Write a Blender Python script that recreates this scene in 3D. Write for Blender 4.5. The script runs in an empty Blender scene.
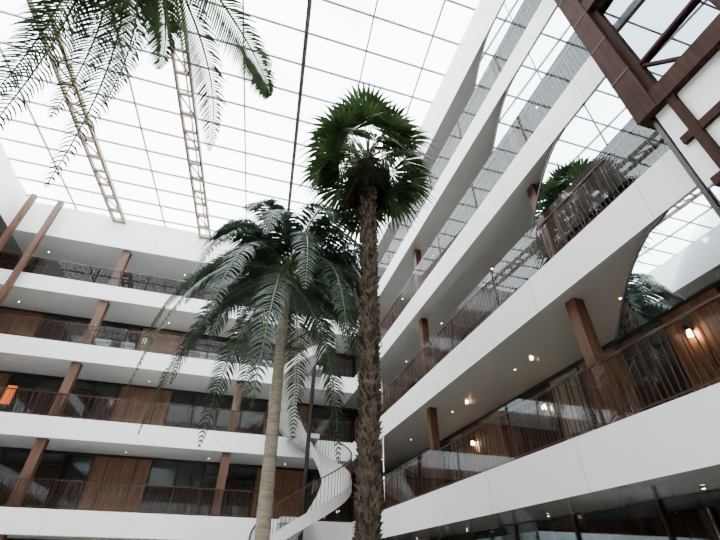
import bpy, math, random
from mathutils import Vector, Matrix
random.seed(7)
sc=bpy.context.scene
try:
    sc.view_settings.view_transform='AgX'
    sc.view_settings.look='AgX - Medium High Contrast'
except Exception: pass

# ---------------------------------------------------------------- materials
def new_mat(name):
    m=bpy.data.materials.new(name); m.use_nodes=True
    return m, m.node_tree.nodes, m.node_tree.links
def pmat(name,col,rough=.5,metal=0,noise=0,nscale=5,stretch=(1,1,1),spec=.5,bump=0,emis=None,estr=0):
    m,n,l=new_mat(name); b=n['Principled BSDF']
    b.inputs['Roughness'].default_value=rough; b.inputs['Metallic'].default_value=metal
    b.inputs['Specular IOR Level'].default_value=spec
    b.inputs['Base Color'].default_value=(*col,1)
    if emis:
        b.inputs['Emission Color'].default_value=(*emis,1); b.inputs['Emission Strength'].default_value=estr
    if noise>0:
        tc=n.new('ShaderNodeTexCoord'); mp=n.new('ShaderNodeMapping'); mp.inputs['Scale'].default_value=stretch
        nz=n.new('ShaderNodeTexNoise'); nz.inputs['Scale'].default_value=nscale; nz.inputs['Detail'].default_value=5
        cr=n.new('ShaderNodeValToRGB')
        cr.color_ramp.elements[0].position=.3; cr.color_ramp.elements[1].position=.7
        cr.color_ramp.elements[0].color=(*[c*(1-noise) for c in col],1)
        cr.color_ramp.elements[1].color=(*[min(1,c*(1+noise)) for c in col],1)
        l.new(tc.outputs['Object'],mp.inputs[0]); l.new(mp.outputs[0],nz.inputs['Vector'])
        l.new(nz.outputs['Fac'],cr.inputs[0]); l.new(cr.outputs[0],b.inputs['Base Color'])
        if bump>0:
            bp=n.new('ShaderNodeBump'); bp.inputs['Strength'].default_value=bump
            l.new(nz.outputs['Fac'],bp.inputs['Height']); l.new(bp.outputs[0],b.inputs['Normal'])
    return m
def glassmat(name,tint,refl,rough=0.0,base=None,fm=.6):
    m,n,l=new_mat(name); n.remove(n['Principled BSDF']); out=n['Material Output']
    tr=n.new('ShaderNodeBsdfTransparent'); tr.inputs[0].default_value=(*tint,1)
    if base:
        n.remove(tr); tr=n.new('ShaderNodeBsdfDiffuse'); tr.inputs[0].default_value=(*base,1)
    gl=n.new('ShaderNodeBsdfGlossy'); gl.inputs['Color'].default_value=(.84,.93,.97,1); gl.inputs['Roughness'].default_value=rough
    mx=n.new('ShaderNodeMixShader')
    fr=n.new('ShaderNodeLayerWeight'); fr.inputs['Blend'].default_value=.35
    ad=n.new('ShaderNodeMath'); ad.operation='MULTIPLY_ADD'; ad.inputs[1].default_value=fm; ad.inputs[2].default_value=refl; ad.use_clamp=True
    l.new(fr.outputs['Fresnel'],ad.inputs[0]); l.new(ad.outputs[0],mx.inputs[0])
    l.new(tr.outputs[0],mx.inputs[1]); l.new(gl.outputs[0],mx.inputs[2]); l.new(mx.outputs[0],out.inputs[0])
    return m
def leafmat(name,c1,c2,trans=.3,scale=3):
    m,n,l=new_mat(name); b=n['Principled BSDF']; out=n['Material Output']
    tc=n.new('ShaderNodeTexCoord'); nz=n.new('ShaderNodeTexNoise'); nz.inputs['Scale'].default_value=scale
    cr=n.new('ShaderNodeValToRGB'); cr.color_ramp.elements[0].position=.35; cr.color_ramp.elements[1].position=.65
    cr.color_ramp.elements[0].color=(*c1,1); cr.color_ramp.elements[1].color=(*c2,1)
    l.new(tc.outputs['Object'],nz.inputs['Vector']); l.new(nz.outputs['Fac'],cr.inputs[0])
    l.new(cr.outputs[0],b.inputs['Base Color']); b.inputs['Roughness'].default_value=.45
    t=n.new('ShaderNodeBsdfTranslucent'); l.new(cr.outputs[0],t.inputs[0])
    mx=n.new('ShaderNodeMixShader'); mx.inputs[0].default_value=trans
    l.new(b.outputs[0],mx.inputs[1]); l.new(t.outputs[0],mx.inputs[2]); l.new(mx.outputs[0],out.inputs[0])
    return m

M_white=pmat('white_panel',(.88,.88,.87),.45,noise=.03,nscale=.6)
M_joint=pmat('panel_joint',(.5,.5,.49),.6)
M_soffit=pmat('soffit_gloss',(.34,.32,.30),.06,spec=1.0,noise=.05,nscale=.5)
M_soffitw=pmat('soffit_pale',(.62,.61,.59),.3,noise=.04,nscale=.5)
M_wood=pmat('wood_column',(.135,.07,.046),.5,noise=.3,nscale=2.5,stretch=(6,6,.4))
M_woodp=pmat('wood_panel',(.20,.105,.063),.45,noise=.3,nscale=2,stretch=(5,5,.3))
M_woodd=pmat('wood_dark',(.055,.026,.019),.75,noise=.35,nscale=3,stretch=(4,4,.5),spec=.2)
M_frame=pmat('frame_dark',(.03,.024,.022),.4)
M_rail=pmat('rail_brown',(.085,.042,.032),.5,spec=.3)
M_darkglass=glassmat('window_dark_glass',(0,0,0),.05,.02,base=(.04,.034,.03),fm=.5)
M_curtain=pmat('curtain',(.25,.22,.19),.8,noise=.3,nscale=2,stretch=(8,8,.3))
M_clear=glassmat('clear_glass',(.97,.98,.98),.01,fm=.17)
M_clear2=glassmat('clear_glass_upper',(.97,.98,.98),.01,fm=.06)
M_mirror=glassmat('reflective_glass',(.4,.46,.5),.26,fm=.6)
M_shop=glassmat('ground_glass',(.75,.78,.78),.05,fm=.4)
M_roofglass=glassmat('roof_glass',(.95,.975,.98),.0)
M_roofbar=pmat('roof_bar',(.30,.30,.31),.5)
M_roofbeam=pmat('roof_beam',(.16,.12,.10),.5)
M_truss=pmat('truss_wood',(.34,.26,.19),.5,noise=.2,nscale=3)
M_floor=pmat('floor_stone',(.6,.58,.55),.25,noise=.1,nscale=2)
M_lamp=pmat('lamp_glow',(1,.8,.5),.5,emis=(1,.76,.5),estr=22)
M_wlamp=pmat('wall_lamp_glow',(1,.8,.5),.5,emis=(1,.68,.38),estr=55)
M_orange=pmat('orange_glow',(.9,.25,.1),.5,emis=(1,.22,.06),estr=.6)
M_paper=pmat('paper',(.8,.8,.78),.7)
M_leafF=leafmat('fan_leaf',(.035,.06,.023),(.085,.13,.052),.32,2.0)
M_leafP=leafmat('feather_leaf',(.028,.048,.034),(.08,.11,.076),.24,2.5)
M_leafH=leafmat('hanging_leaf',(.028,.048,.022),(.08,.115,.05),.28,2.5)
M_dead=pmat('dead_leaf',(.085,.07,.045),.9,noise=.5,nscale=5)
M_stem=pmat('leaf_stem',(.13,.16,.06),.5)
M_husk=pmat('husk',(.15,.115,.088),.95,noise=.5,nscale=9,bump=.5)
M_husk2=pmat('husk_dark',(.065,.048,.037),.95,noise=.4,nscale=9)
M_bark=pmat('bark_ringed',(.38,.335,.27),.9,noise=.25,nscale=4,stretch=(1,1,7),bump=.3)
M_planter=pmat('planter',(.5,.48,.45),.6,noise=.05)
M_soil=pmat('soil',(.05,.035,.025),.95,noise=.3,nscale=20)

# ---------------------------------------------------------------- mesh builder
class MB:
    def __init__(s,name,mats): s.name=name; s.m=mats; s.v=[]; s.f=[]; s.i=[]
    def quad(s,pts,mi=0):
        b=len(s.v); s.v+= [tuple(p) for p in pts]; s.f.append(tuple(range(b,b+len(pts)))); s.i.append(mi)
    def box(s,x0,x1,y0,y1,z0,z1,mi=0,bottom=None):
        b=len(s.v)
        s.v+=[(x0,y0,z0),(x1,y0,z0),(x1,y1,z0),(x0,y1,z0),(x0,y0,z1),(x1,y0,z1),(x1,y1,z1),(x0,y1,z1)]
        for k,q in enumerate([(0,3,2,1),(4,5,6,7),(0,1,5,4),(1,2,6,5),(2,3,7,6),(3,0,4,7)]):
            s.f.append(tuple(b+j for j in q)); s.i.append(bottom if (k==0 and bottom is not None) else mi)
    def bar(s,a,c,w,h=None,mi=0):
        h=h or w; a=Vector(a); c=Vector(c); d=(c-a).normalized()
        up=Vector((0,0,1)) if abs(d.z)<.95 else Vector((0,1,0))
        r=d.cross(up).normalized(); u=r.cross(d).normalized(); b=len(s.v)
        for p in (a,c):
            for (i,j) in ((-1,-1),(1,-1),(1,1),(-1,1)): s.v.append(tuple(p+r*(i*w/2)+u*(j*h/2)))
        for q in [(0,1,2,3),(7,6,5,4),(0,4,5,1),(1,5,6,2),(2,6,7,3),(3,7,4,0)]:
            s.f.append(tuple(b+j for j in q)); s.i.append(mi)
    def tube(s,pts,rads,n=12,mi=0,cap=True):
        b=len(s.v); N=len(pts); pts=[Vector(p) for p in pts]
        for k,p in enumerate(pts):
            d=(pts[min(k+1,N-1)]-pts[max(k-1,0)]).normalized()
            ref=Vector((0,1,0)) if abs(d.z)>.8 else Vector((0,0,1))
            r=d.cross(ref).normalized(); u=r.cross(d).normalized()
            for j in range(n):
                t=2*math.pi*j/n; s.v.append(tuple(p+(r*math.cos(t)+u*math.sin(t))*rads[k]))
        for k in range(N-1):
            for j in range(n):
                s.f.append((b+k*n+j,b+k*n+(j+1)%n,b+(k+1)*n+(j+1)%n,b+(k+1)*n+j)); s.i.append(mi)
        if cap:
            s.f.append(tuple(b+j for j in range(n))); s.i.append(mi)
            s.f.append(tuple(b+(N-1)*n+j for j in reversed(range(n)))); s.i.append(mi)
    def build(s,smooth=False):
        me=bpy.data.meshes.new(s.name); me.from_pydata(s.v,[],s.f)
        for m in s.m: me.materials.append(m)
        me.polygons.foreach_set('material_index',s.i)
        if smooth: me.polygons.foreach_set('use_smooth',[True]*len(s.f))
        me.update(); o=bpy.data.objects.new(s.name,me); sc.collection.objects.link(o); return o

# ---------------------------------------------------------------- dimensions
W=5.75; D=21.0; L=-13.6; NEAR=-7.0
SP=3.42; T=[3.63+SP*k for k in range(4)]; FH=.86; ROOF=18.6; TOPB=16.4
GD=2.5
BK=D+GD; RT=W+GD; LF=L-GD

fl=MB('floor',[M_floor]); fl.box(LF-.3,RT+.3,NEAR-.3,BK+.3,-.2,0); fl.build()

for k,t in enumerate(T+[None]):
    z0,z1=(t-FH,t) if t else (TOPB,ROOF-.05)
    s=MB('gallery_slab' if t else 'wall_upper',[M_white,M_soffit,M_soffitw,M_joint])
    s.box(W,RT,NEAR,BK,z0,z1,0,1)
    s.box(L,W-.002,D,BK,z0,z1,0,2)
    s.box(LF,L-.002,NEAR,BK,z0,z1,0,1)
    y=NEAR+1.2
    while y<D: s.box(W-.003,W+.01,y-.005,y+.005,z0+.01,z1-.01,3); s.box(L-.01,L+.003,y-.005,y+.005,z0+.01,z1-.01,3); y+=3.0
    x=L+1.2
    while x<W: s.box(x-.006,x+.006,D-.003,D+.01,z0+.01,z1-.01,3); x+=3.0
    s.build()

levels=[(0,T[0]-FH)]+[(T[k],T[k+1]-FH if k<3 else TOPB) for k in range(4)]
def infill(name,axis,pos,a0,a1,sign,pattern_seed):
    s=MB(name,[M_darkglass,M_woodp,M_frame,M_curtain,M_paper,M_orange,M_woodd])
    rnd=random.Random(pattern_seed)
    def bx(u0,u1,d0,d1,z0,z1,mi):
        p0,p1=sorted((pos+sign*d0,pos+sign*d1))
        if axis=='x': s.box(u0,u1,p0,p1,z0,z1,mi)
        else: s.box(p0,p1,u0,u1,z0,z1,mi)
    bx(a0,a1,-.25,0,0,ROOF,6)
    for li,(z0,z1) in enumerate(levels):
        u=a0; i=0
        bx(a0,a1,0,.05,z0,z0+.1,2); bx(a0,a1,0,.05,z1-.12,z1,2)
        while u<a1-.05:
            wdt=min(1.25,a1-u)
            if axis=='x': wood= abs((u+wdt/2+5.6)%7.5)<2.5 and u<3 and li<4
            else: wood= (i+li)%4==0 or (i+li)%7==3
            if wood:
                h=wdt/2
                bx(u+.01,u+h-.01,0,.06,z0+.1,z1-.12,1); bx(u+h+.01,u+wdt-.01,0,.06,z0+.1,z1-.12,1)
                if rnd.random()<.4: bx(u+.2,u+.44,.061,.066,z0+1.5,z0+1.85,4)
            else:
                cur=rnd.random()
                bx(u+.05,u+wdt-.05,0,.02,z0+.1,z1-.12,3 if cur<.13 else 0)
                bx(u,u+.05,0,.08,z0+.1,z1-.12,2)
                if rnd.random()<.5: bx(u+.05,u+wdt-.05,.02,.06,z1-.6,z1-.55,2)
                if axis=='x' and li==2 and abs(u+11)<.7: bx(u+.1,u+.5,.02,.04,z0+1.0,z0+1.9,5)
            u+=wdt; i+=1
    return s.build()
infill('wall_back','x',BK,LF,RT,-1,3)
infill('wall_right','y',RT,NEAR,BK-.1,-1,5)
infill('wall_left','y',LF,NEAR,BK-.1,1,8)
wf=MB('wall_front',[M_white,M_darkglass]); wf.box(LF,RT,NEAR-.25,NEAR-.002,0,ROOF)
for z0,z1 in levels: wf.box(L+.5,W-.5,NEAR-.001,NEAR+.03,z0+.9,z1-.2,1)
wf.build()

def railing(p0,p1,z,seed,glass=0,gm=None):
    s=MB('gallery_railing',[M_rail,gm or M_clear]); rnd=random.Random(seed)
    a=Vector(p0); b=Vector(p1); Ln=(b-a).length; d=(b-a)/Ln
    H=1.02
    s.bar((a.x,a.y,z+H),(b.x,b.y,z+H),.05,.045); s.bar((a.x,a.y,z+.07),(b.x,b.y,z+.07),.03,.025)
    u=.05
    while u<Ln:
        l1=rnd.uniform(-.06,.06)
        q=a+d*u; r=a+d*min(Ln,max(0,u+l1))
        s.bar((q.x,q.y,z),(r.x,r.y,z+H),.018,.018); u+=.105
    u=0
    while u<Ln:
        q=a+d*u; s.bar((q.x,q.y,z),(q.x,q.y,z+H+.02),.04,.04)
        if glass:
            e=a+d*min(Ln,u+2.44); q=a+d*(u+.03); off=Vector((-.06,0,0))
            if a.y==b.y: off=Vector((0,-.06,0))
            q=q+off; e=e+off
            s.quad([(q.x,q.y,z+.02),(e.x,e.y,z+.02),(e.x,e.y,z+glass),(q.x,q.y,z+glass)],1)
        u+=2.5
    return s.build()
for k,t in enumerate(T):
    railing((W+.08,NEAR if k==0 else 2.45,0),(W+.08,D-.02,0),t,k,1.15,M_clear if k==0 else M_clear2)
    railing((L+.05,D+.08,0),(W-.05,D+.08,0),t,k+10,1.1,M_clear if k==3 else M_clear2)
    railing((L-.08,NEAR,0),(L-.08,D-.02,0),t,k+20)

s=MB('window_5',[M_shop,M_frame])
s.box(W+1.6,W+1.62,NEAR+.1,D,0.1,T[0]-FH-.02,0)
y=NEAR+.2
while y<D: s.box(W+1.57,W+1.65,y-.03,y+.03,0,T[0]-FH-.01,1); y+=2.2
s.box(W+1.57,W+1.65,NEAR+.1,D,0,.1,1)
s.build()

cols=[('b',-7.75),('b',-.2),('r',5.6),('r',12.6),('r',19.6),('l',5.3),('l',12.6),('l',19.6)]
for kind,p in cols:
    c=MB('wooden_column',[M_wood,M_frame])
    for li,(z0,z1) in enumerate(levels):
        if li==0 and kind=='r': continue
        if kind=='b': x0,x1,y0,y1=p-.19,p+.19,D+.16,D+.5
        elif kind=='r': x0,x1,y0,y1=W+.3,W+.55,p-.12,p+.12
        else: x0,x1,y0,y1=L-.55,L-.2,p-.2,p+.2
        c.box(x0,x1,y0,y1,z0,z1)
        c.box(x0-.02,x1+.02,y0-.02,y1+.02,z0,z0+.08,1)
    c.build()
for x,y in ((-11.8,20.55),(-13.1,20.4)):
    c=MB('wooden_mast',[M_wood,M_frame]); c.box(x-.12,x+.12,y-.12,y+.12,0,ROOF-.1); c.box(x-.17,x+.17,y-.17,y+.17,0,.15,1); c.build()

dl=MB('ceiling_downlights',[M_frame,M_lamp])
def disc(x,y,z,r):
    n=10
    dl.box(x-r*1.4,x+r*1.4,y-r*1.4,y+r*1.4,z-.02,z+.01,0)
    dl.quad([(x+r*math.cos(2*math.pi*j/n),y-r*math.sin(2*math.pi*j/n),z-.025) for j in range(n)],1)
for li,(z0,z1) in enumerate(levels):
    y=1.5
    while y<D: disc(W+1.2,y,z1,.025); y+=3.7
    x=L+1.5
    while x<W: disc(x,D+1.6,z1,.03); x+=3.7
dl.build()
for y,k in ((3.9,0),(5.0,0),(9.5,0),(13.5,0)):
    z=T[k]
    s=MB('wall_lamp',[M_frame,M_wlamp]); s.box(RT-.2,RT-.07,y-.05,y+.05,z+1.9,z+2.0,0)
    s.tube([(RT-.16,y,z+1.78),(RT-.16,y,z+1.9)],[.055,.035],10,1); s.build()

# ---------------------------------------------------------------- roof
SK=.079
def rx(x,y): return x+SK*(y-D)
TX=[-8.75,-3.9,.95]
rf=MB('skylight_roof',[M_roofbar,M_roofglass])
rf.quad([(LF,NEAR,ROOF+.08),(LF,BK,ROOF+.08),(RT,BK,ROOF+.08),(RT,NEAR,ROOF+.08)],1)
x=.95-2.425*6
while x<W+5:
    ya,yb=NEAR,BK
    if rx(x,yb)>RT: yb=D+(RT-x)/SK
    if rx(x,ya)<LF: ya=D+(LF-x)/SK
    if yb>ya: rf.bar((rx(x,ya),ya,ROOF),(rx(x,yb),yb,ROOF),.05,.1)
    x+=2.425
y=NEAR+.3
while y<BK:
    rf.box(LF,RT,y-.028,y+.028,ROOF-.04,ROOF+.05); y+=1.3
rf.build()
for x in TX:
    s=MB('roof_truss',[M_truss,M_roofbeam]) 
    dx=.3
    if x==TX[2]:
        s.bar((rx(x,NEAR),NEAR,ROOF-.25),(rx(x,D),D,ROOF-.25),.15,.36,1)
    else:
        for sx in (-dx,dx):
            s.bar((rx(x,NEAR)+sx,NEAR,ROOF-.35),(rx(x,D)+sx,D,ROOF-.35),.1,.2)
        y=NEAR+.4; i=0
        while y<D:
            xx=rx(x,y)
            s.box(xx-dx,xx+dx,y-.04,y+.04,ROOF-.42,ROOF-.28)
            if i%2: s.bar((xx-dx,y,ROOF-.35),(xx+dx,y+.9,ROOF-.35),.05,.05)
            s.box(xx-.02,xx+.02,y-.02,y+.02,ROOF-.3,ROOF-.06,1)
            y+=.95; i+=1
    s.build()

# ---------------------------------------------------------------- reflective glazing on right wing, curved far edge
tips=[3.0,3.9,4.5]
for i,(lo,hi) in enumerate([(T[0],T[1]-FH),(T[1],T[2]-FH),(T[2],T[3]-FH),(T[3],TOPB)]):
    tip=tips[min(i,2)]
    s=MB('window_%d'%(i+1),[M_mirror,M_frame,M_soffit])
    n=14; pts=[]
    zb=lo+1.18
    for j in range(n+1):
        t=j/n; pts.append((W+.03,tip+1.7*(1-t)**.55,zb+(hi-zb)*t))
    s.quad([(W+.03,NEAR+.1,hi-.01),(W+.03,NEAR+.1,zb)]+pts,0)
    for p,q in zip(pts[:-1],pts[1:]):
        s.bar(p,q,.03,.04,1)
    y=tip-.6
    while y>NEAR+.2: s.box(W+.02,W+.06,y-.012,y+.012,zb,hi,1); y-=1.5
    s.build()

# ---------------------------------------------------------------- wood framed bay (near, upper right)
s=MB('wooden_bay_window',[M_woodd,M_mirror,M_white,M_frame])
X0=5.15
XE=W-.01
s.box(X0,X0+.36,2.05,2.4,7.3,ROOF-.1,0)
for z in (8.4,9.5,10.6,11.7,12.8): s.box(X0-.008,X0+.37,2.04,2.41,z,z+.02,3)
s.box(X0+.12,X0+.18,2.22,2.28,0,7.3,3)
for z in (7.3,10.6,13.9): s.box(X0+.02,X0+.34,NEAR+.1,2.05,z,z+.36,0)
for z0,z1 in ((7.66,10.6),(10.96,13.9),(14.26,18.4)):
    s.box(X0+.2,X0+.22,NEAR+.1,2.05,z0,z1,1)
    y=2.05
    while y>NEAR+1.4:
        s.box(X0+.12,X0+.28,y-.1,y,z0,z1,0); s.box(X0+.12,X0+.28,y-1.25,y-1.17,z0,z1,0)
        s.box(X0+.14,X0+.26,y-1.25,y,z0,z0+.09,0)
        s.box(X0+.14,X0+.26,y-1.25,y,z0+.75,z0+.81,0); s.box(X0+.14,X0+.26,y-1.25,y,z1-.1,z1,0)
        s.bar((X0+.19,y-.05,z0+.8),(X0+.19,y-.6,z0+.05),.05,.05,0)
        y-=1.35
s.box(X0+.36,XE,2.2,2.3,7.3,ROOF-.1,0)
s.box(X0+.14,X0+.2,NEAR+.1,2.2,5.7,7.3,2)
for z in (5.6,6.45): s.box(X0+.08,X0+.22,NEAR+.1,2.1,z,z+.14,0)
y=1.95
while y>NEAR+.5: s.box(X0+.06,X0+.22,y-.12,y,5.6,7.3,0); y-=.8
s.build()

# ---------------------------------------------------------------- helical stair in the corner
cx,cy,Ri,Ro=3.15,18.85,.7,1.9
st=MB('spiral_staircase',[M_soffitw,M_soffit,M_rail,M_frame])
zt=T[2]; nst=int(zt/.168); per=40
def P(a,r,z): return (cx+r*math.cos(a),cy+r*math.sin(a),z)
for i in range(nst):
    a0=math.pi/2+2*math.pi*i/per; a1=a0+2*math.pi/per; z0=i*.168; z1=z0+.168
    st.quad([P(a0,Ri,z1),P(a0,Ro,z1),P(a1,Ro,z1),P(a1,Ri,z1)],0)
    st.quad([P(a0,Ri,z0),P(a0,Ro,z0),P(a0,Ro,z1),P(a0,Ri,z1)],0)
    if z0>.3: st.quad([P(a0,Ri,z0-.15),P(a1,Ri,z1-.15),P(a1,Ro,z1-.15),P(a0,Ro,z0-.15)],0)
    for r in (Ro,Ro+.05,Ri):
        st.quad([P(a0,r,max(0,z0-.25)),P(a1,r,max(0,z1-.25)),P(a1,r,z1+.2),P(a0,r,z0+.2)],0)
    st.quad([P(a0,Ro,max(0,z0-.25)),P(a1,Ro,max(0,z1-.25)),P(a1,Ro+.05,max(0,z1-.25)),P(a0,Ro+.05,max(0,z0-.25))],0)
    st.quad([P(a0,Ro,z0+.2),P(a1,Ro,z1+.2),P(a1,Ro+.05,z1+.2),P(a0,Ro+.05,z0+.2)],0)
    st.bar(P(a0,Ro+.03,z0+1.1),P(a1,Ro+.03,z1+1.1),.05,.04,2)
    for q in (0,.5):
        a=a0+q*2*math.pi/per; z=z0+.168*q; st.bar(P(a,Ro+.03,z+.16),P(a,Ro+.03,z+1.1),.018,.018,2)
st.tube([(cx,cy,0),(cx,cy,zt+1)],[.09,.09],16,3)
for t in T[:3]: st.box(cx-.7,cx+.7,cy+1.1,D-.003,t-.2,t,0,1)
st.build()

# ---------------------------------------------------------------- palms
def fan_leaf(s,hub,d,R,mi,droop=.25,spread=2.5,nseg=34,rnd=random,split=.5):
    d=d.normalized(); up=Vector((0,0,1))
    side=d.cross(up)
    if side.length<.1: side=Vector((1,0,0))
    side.normalize(); nrm=side.cross(d).normalized()
    q=Matrix.Rotation(rnd.uniform(-.45,.45),3,d); side=q@side; nrm=q@nrm
    da=2*spread/nseg
    for i in range(nseg):
        th=-spread+da*(i+.5)
        R1=R*(.72+.28*math.cos(th*.6))*rnd.uniform(.92,1.06)
        dr=droop*(1+.35*math.sin(i*2.1))
        def pt(a,r,lift=0):
            p=hub+(d*math.cos(a)+side*math.sin(a))*r+nrm*(lift+.08*R*abs(math.sin(a))*(r/R))
            return p+Vector((0,0,-dr*(r/R)**3*R))
        r0=R1*.04; r1=R1*split; r2=R1*.76
        lift=.035*R
        c0=pt(th,r0)
        a0=pt(th-da/2,r1); c1=pt(th,r1,lift); b0=pt(th+da/2,r1)
        a2=pt(th-da*.2,r2); c2=pt(th,r2,lift*.4); b2=pt(th+da*.2,r2)
        tip=pt(th+rnd.uniform(-.03,.03),R1)-Vector((0,0,rnd.uniform(0,.10)*R))
        b=len(s.v); s.v+=[tuple(p) for p in (c0,a0,c1,b0,a2,c2,b2,tip)]
        for f in ((0,1,2),(0,2,3),(1,4,5,2),(2,5,6,3),(4,7,5),(5,7,6)):
            s.f.append(tuple(b+j for j in f)); s.i.append(mi)
def fan_palm(x,y,H,base):
    s=MB('fan_palm',[M_husk,M_leafF,M_stem,M_dead,M_husk2]); rnd=random.Random(21)
    n=46; pts=[];rad=[]
    for i in range(n+1):
        t=i/n; z=base+(H-base)*t
        pts.append((x+.06*math.sin(t*3),y+.05*math.sin(t*4),z)); rad.append((.175-.01*t)*(1+.06*math.sin(i*2.3))*(1.25 if t<.04 else 1))
    s.tube(pts,rad,20,0)
    ga=2.39996; N=1700
    for i in range(N):
        t=(i+.5)/N; z=base+.2+(H-.9-base)*t; a=i*ga
        r=(.175-.01*t); c=Vector((x+.06*math.sin(t*3),y+.05*math.sin(t*4),z))
        o=Vector((math.cos(a),math.sin(a),0)); tt=Vector((-math.sin(a),math.cos(a),0))
        w=rnd.uniform(.015,.035); h=rnd.uniform(.04,.14); out=rnd.uniform(.02,.085)
        p0=c+o*r-tt*w; p1=c+o*r+tt*w; p2=c+o*(r+out)+tt*w*.4+Vector((0,0,h)); p3=c+o*(r+out)-tt*w*.4+Vector((0,0,h))
        q=c+o*(r*.98)+Vector((0,0,h*.9))
        mi=0 if rnd.random()<.6 else 4
        s.quad([p0,p1,p2,p3],mi); s.quad([p1,q,p2],mi); s.quad([p0,p3,q],mi); s.quad([p3,p2,q],4)
    top=Vector(pts[-1])
    NL=33
    for i in range(NL):
        t=(i+.5)/NL; a=i*ga+rnd.uniform(-.2,.2)
        el=math.radians(80-108*t**.85+rnd.uniform(-8,8))
        d=Vector((math.cos(a)*math.cos(el),math.sin(a)*math.cos(el),math.sin(el)))
        pl=rnd.uniform(.95,1.35)*(1-.15*t); st0=top+Vector((0,0,.1-.45*t))
        mid=st0+d*pl*.55+Vector((0,0,.05)); hub=st0+d*pl-Vector((0,0,.10*math.cos(el)))
        s.tube([st0,mid,hub],[.028,.02,.013],5,2,False)
        fd=(d+Vector((0,0,-.55*math.cos(el)))).normalized()
        fan_leaf(s,hub,fd,rnd.uniform(.95,1.15),1,rnd.uniform(.15,.5),1.85,22,rnd,.62)
    for i in range(48):
        a=i*ga; t=i/48
        d=Vector((math.cos(a)*.45,math.sin(a)*.45,-1)).normalized()
        st0=top+Vector((math.cos(a)*.1,math.sin(a)*.1,-.15-.9*t)); hub=st0+Vector((math.cos(a)*.2,math.sin(a)*.2,-.15))
        s.tube([st0,hub],[.02,.012],5,4,False)
        fan_leaf(s,hub,d,rnd.uniform(.6,.95),3 if rnd.random()<.5 else 1,.1,.5,12,rnd)
    return s.build()
def frond(s,p0,p1,p2,p3,mi,nl=46,LL=.55,w=.022,hang=.5,stem=2,rnd=random,start=.12,vee=(-.1,.25)):
    P0,P1,P2,P3=[Vector(p) for p in (p0,p1,p2,p3)]
    def B(t): return P0*(1-t)**3+P1*3*t*(1-t)**2+P2*3*t*t*(1-t)+P3*t**3
    pts=[B(i/14) for i in range(15)]
    s.tube(pts,[.028*(1-i/15)+.005 for i in range(15)],5,stem,False)
    for i in range(nl):
        t=start+(1-start)*(i+.3)/nl; c=B(t); d=(B(min(1,t+.02))-B(t-.02)).normalized()
        side=d.cross(Vector((0,0,1)))
        if side.length<.05: side=Vector((1,0,0))
        side.normalize()
        prof=(math.sin(math.pi*min(1,(t*.88+.12)))**.6)
        for sg in (-1,1):
            ll=LL*prof*rnd.uniform(.85,1.1)
            o=(side*sg*.9+d*.55+Vector((0,0,rnd.uniform(*vee)))).normalized()
            a=c; chain=[a]
            for k in range(3):
                o=(o+Vector((0,0,-hang*(k+.4)*.5))).normalized(); a=a+o*ll/3; chain.append(a)
            ws=[w*.5,w,w*.75,w*.08]
            b=len(s.v)
            for q,ww in zip(chain,ws): s.v.append(tuple(q-d*ww)); s.v.append(tuple(q+d*ww))
            for k in range(3): s.f.append((b+2*k,b+2*k+1,b+2*k+3,b+2*k+2)); s.i.append(mi)
def generic_frond(s,top,a,el,Ln,drp,mi,rnd,**kw):
    h=Vector((math.cos(a),math.sin(a),0)); e=math.radians(el)
    d=h*math.cos(e)+Vector((0,0,math.sin(e)))
    p1=top+d*Ln*.38; p2=top+h*Ln*(.42+.35*math.cos(e))+Vector((0,0,Ln*(.6*math.sin(e)-drp*.12))); p3=top+h*Ln*(.56+.28*math.cos(e))+Vector((0,0,Ln*(.5*math.sin(e)-drp)))
    frond(s,top,p1,p2,p3,mi,rnd=rnd,**kw)
def feather_palm(xb,yb,xt,yt,H,base):
    s=MB('feather_palm',[M_bark,M_leafP,M_stem]); rnd=random.Random(4)
    n=60; pts=[];rad=[]
    for i in range(n+1):
        t=i/n; pts.append((xb+(xt-xb)*t,yb+(yt-yb)*t,base+(H-base)*t)); rad.append((.15-.04*t)*(1.04 if i%2 else .97))
    s.tube(pts,rad,16,0)
    top=Vector((xt,yt,H))
    s.tube([top,top+Vector((0,0,.35)),top+Vector((0,0,.7)),top+Vector((0,0,1.0))],[.11,.13,.09,.03],14,2)
    c=top+Vector((0,0,.6)); ga=2.39996
    NF=36
    for i in range(NF):
        t=i/NF; generic_frond(s,c-Vector((0,0,.3*t)),i*ga+.75,70-98*t+rnd.uniform(-6,6),rnd.uniform(2.9,3.4),.3+.95*t,1,rnd,nl=70,LL=.68,w=.026,hang=.55)
    s.tube([c,c+Vector((.02,0,.9)),c+Vector((.05,0,1.5))],[.03,.015,.004],6,2)
    return s.build()
fan_palm(2.17,7.0,11.05,.5)
feather_palm(.87,9.0,.60,9.0,7.75,.5)
s=MB('feather_palm',[M_bark,M_leafH,M_stem]); rnd=random.Random(9)
cr=Vector((-3.1,2.1,9.2))
s.tube([(-3.1,2.1,.5+(8.7)*i/50) for i in range(51)],[.19-.05*i/50+(.006 if i%2 else 0) for i in range(51)],16,0)
targets=[(-1.3,5.0,7.45),(-.5,4.5,8.75),(-3.0,4.75,5.7),(-2.7,4.3,7.1),(-2.25,4.2,8.2),(-4.0,4.7,6.1),(-3.4,4.6,6.9),(-4.3,4.7,7.0)]
for tg in targets:
    tg=Vector(tg); v=tg-cr; hv=Vector((v.x,v.y,0))
    p1=cr+hv*.4+Vector((0,0,.9)); p2=cr+hv*.95+Vector((0,0,max(-.1,v.z*.15)+.35))
    frond(s,cr,p1,p2,tg,1,nl=84,LL=.70,w=.020,hang=.9,rnd=rnd)
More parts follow.
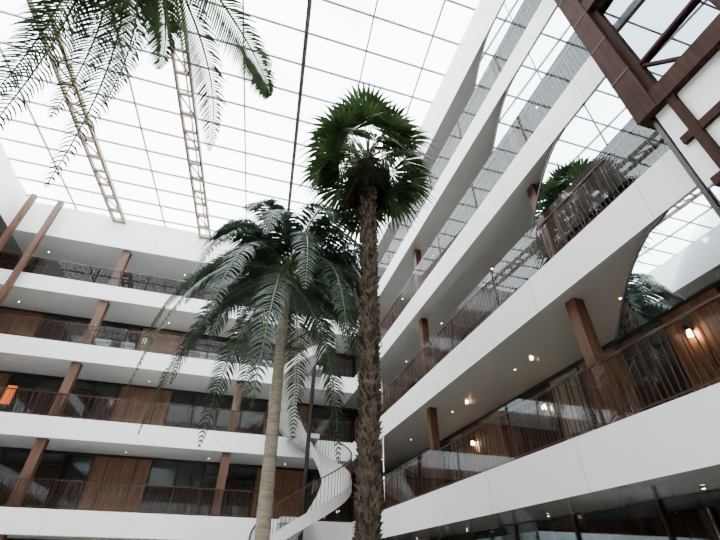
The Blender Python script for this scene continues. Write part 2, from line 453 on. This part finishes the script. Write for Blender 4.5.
for i in range(12):
    a=math.radians(150+i*17); generic_frond(s,cr,a,60-5*i%50,3.0,.5,1,rnd,nl=46,LL=.6,w=.016,hang=.8)
s.build()
for x,y,r in ((2.17,7.0,.9),(.87,9.0,.8),(-3.1,2.1,.7)):
    p=MB('palm_planter',[M_planter,M_soil])
    n=32; prof=[(r*.85,0),(r,.55),(r,.6),(r*.9,.6),(r*.9,.5)]
    for k in range(4):
        for j in range(n):
            a0=2*math.pi*j/n;a1=2*math.pi*(j+1)/n
            (ra,za),(rb,zb)=prof[k],prof[k+1]
            p.quad([(x+ra*math.cos(a0),y+ra*math.sin(a0),za),(x+ra*math.cos(a1),y+ra*math.sin(a1),za),(x+rb*math.cos(a1),y+rb*math.sin(a1),zb),(x+rb*math.cos(a0),y+rb*math.sin(a0),zb)],0)
    p.quad([(x+r*.9*math.cos(2*math.pi*j/n),y+r*.9*math.sin(2*math.pi*j/n),.5) for j in range(n)],1)
    p.build()

# ---------------------------------------------------------------- world
w=bpy.data.worlds.new('overcast_sky'); sc.world=w; w.use_nodes=True
n=w.node_tree.nodes; l=w.node_tree.links; bg=n['Background']
tc=n.new('ShaderNodeTexCoord'); nz=n.new('ShaderNodeTexNoise'); nz.inputs['Scale'].default_value=2.2; nz.inputs['Detail'].default_value=4
crp=n.new('ShaderNodeValToRGB'); crp.color_ramp.elements[0].position=.35; crp.color_ramp.elements[1].position=.65
crp.color_ramp.elements[0].color=(.78,.83,.87,1); crp.color_ramp.elements[1].color=(.97,.99,1,1)
l.new(tc.outputs['Generated'],nz.inputs['Vector']); l.new(nz.outputs['Fac'],crp.inputs[0]); l.new(crp.outputs[0],bg.inputs['Color'])
bg.inputs['Strength'].default_value=6.8

# ---------------------------------------------------------------- camera
a=math.radians(16.0); p=math.radians(36.9); roll=math.radians(.8)
F=Vector((math.sin(a)*math.cos(p),math.cos(a)*math.cos(p),math.sin(p)))
R=Vector((math.cos(a),-math.sin(a),0)); U=R.cross(F)
R2=R*math.cos(roll)+U*math.sin(roll); U2=U*math.cos(roll)-R*math.sin(roll)
m=Matrix((R2,U2,-F)).transposed().to_4x4(); m.translation=Vector((0,0,1.6))
cam=bpy.data.cameras.new('camera'); co=bpy.data.objects.new('camera',cam); sc.collection.objects.link(co)
co.matrix_world=m; cam.sensor_width=36; cam.lens=411/720*36; sc.camera=co
cam.clip_start=.05
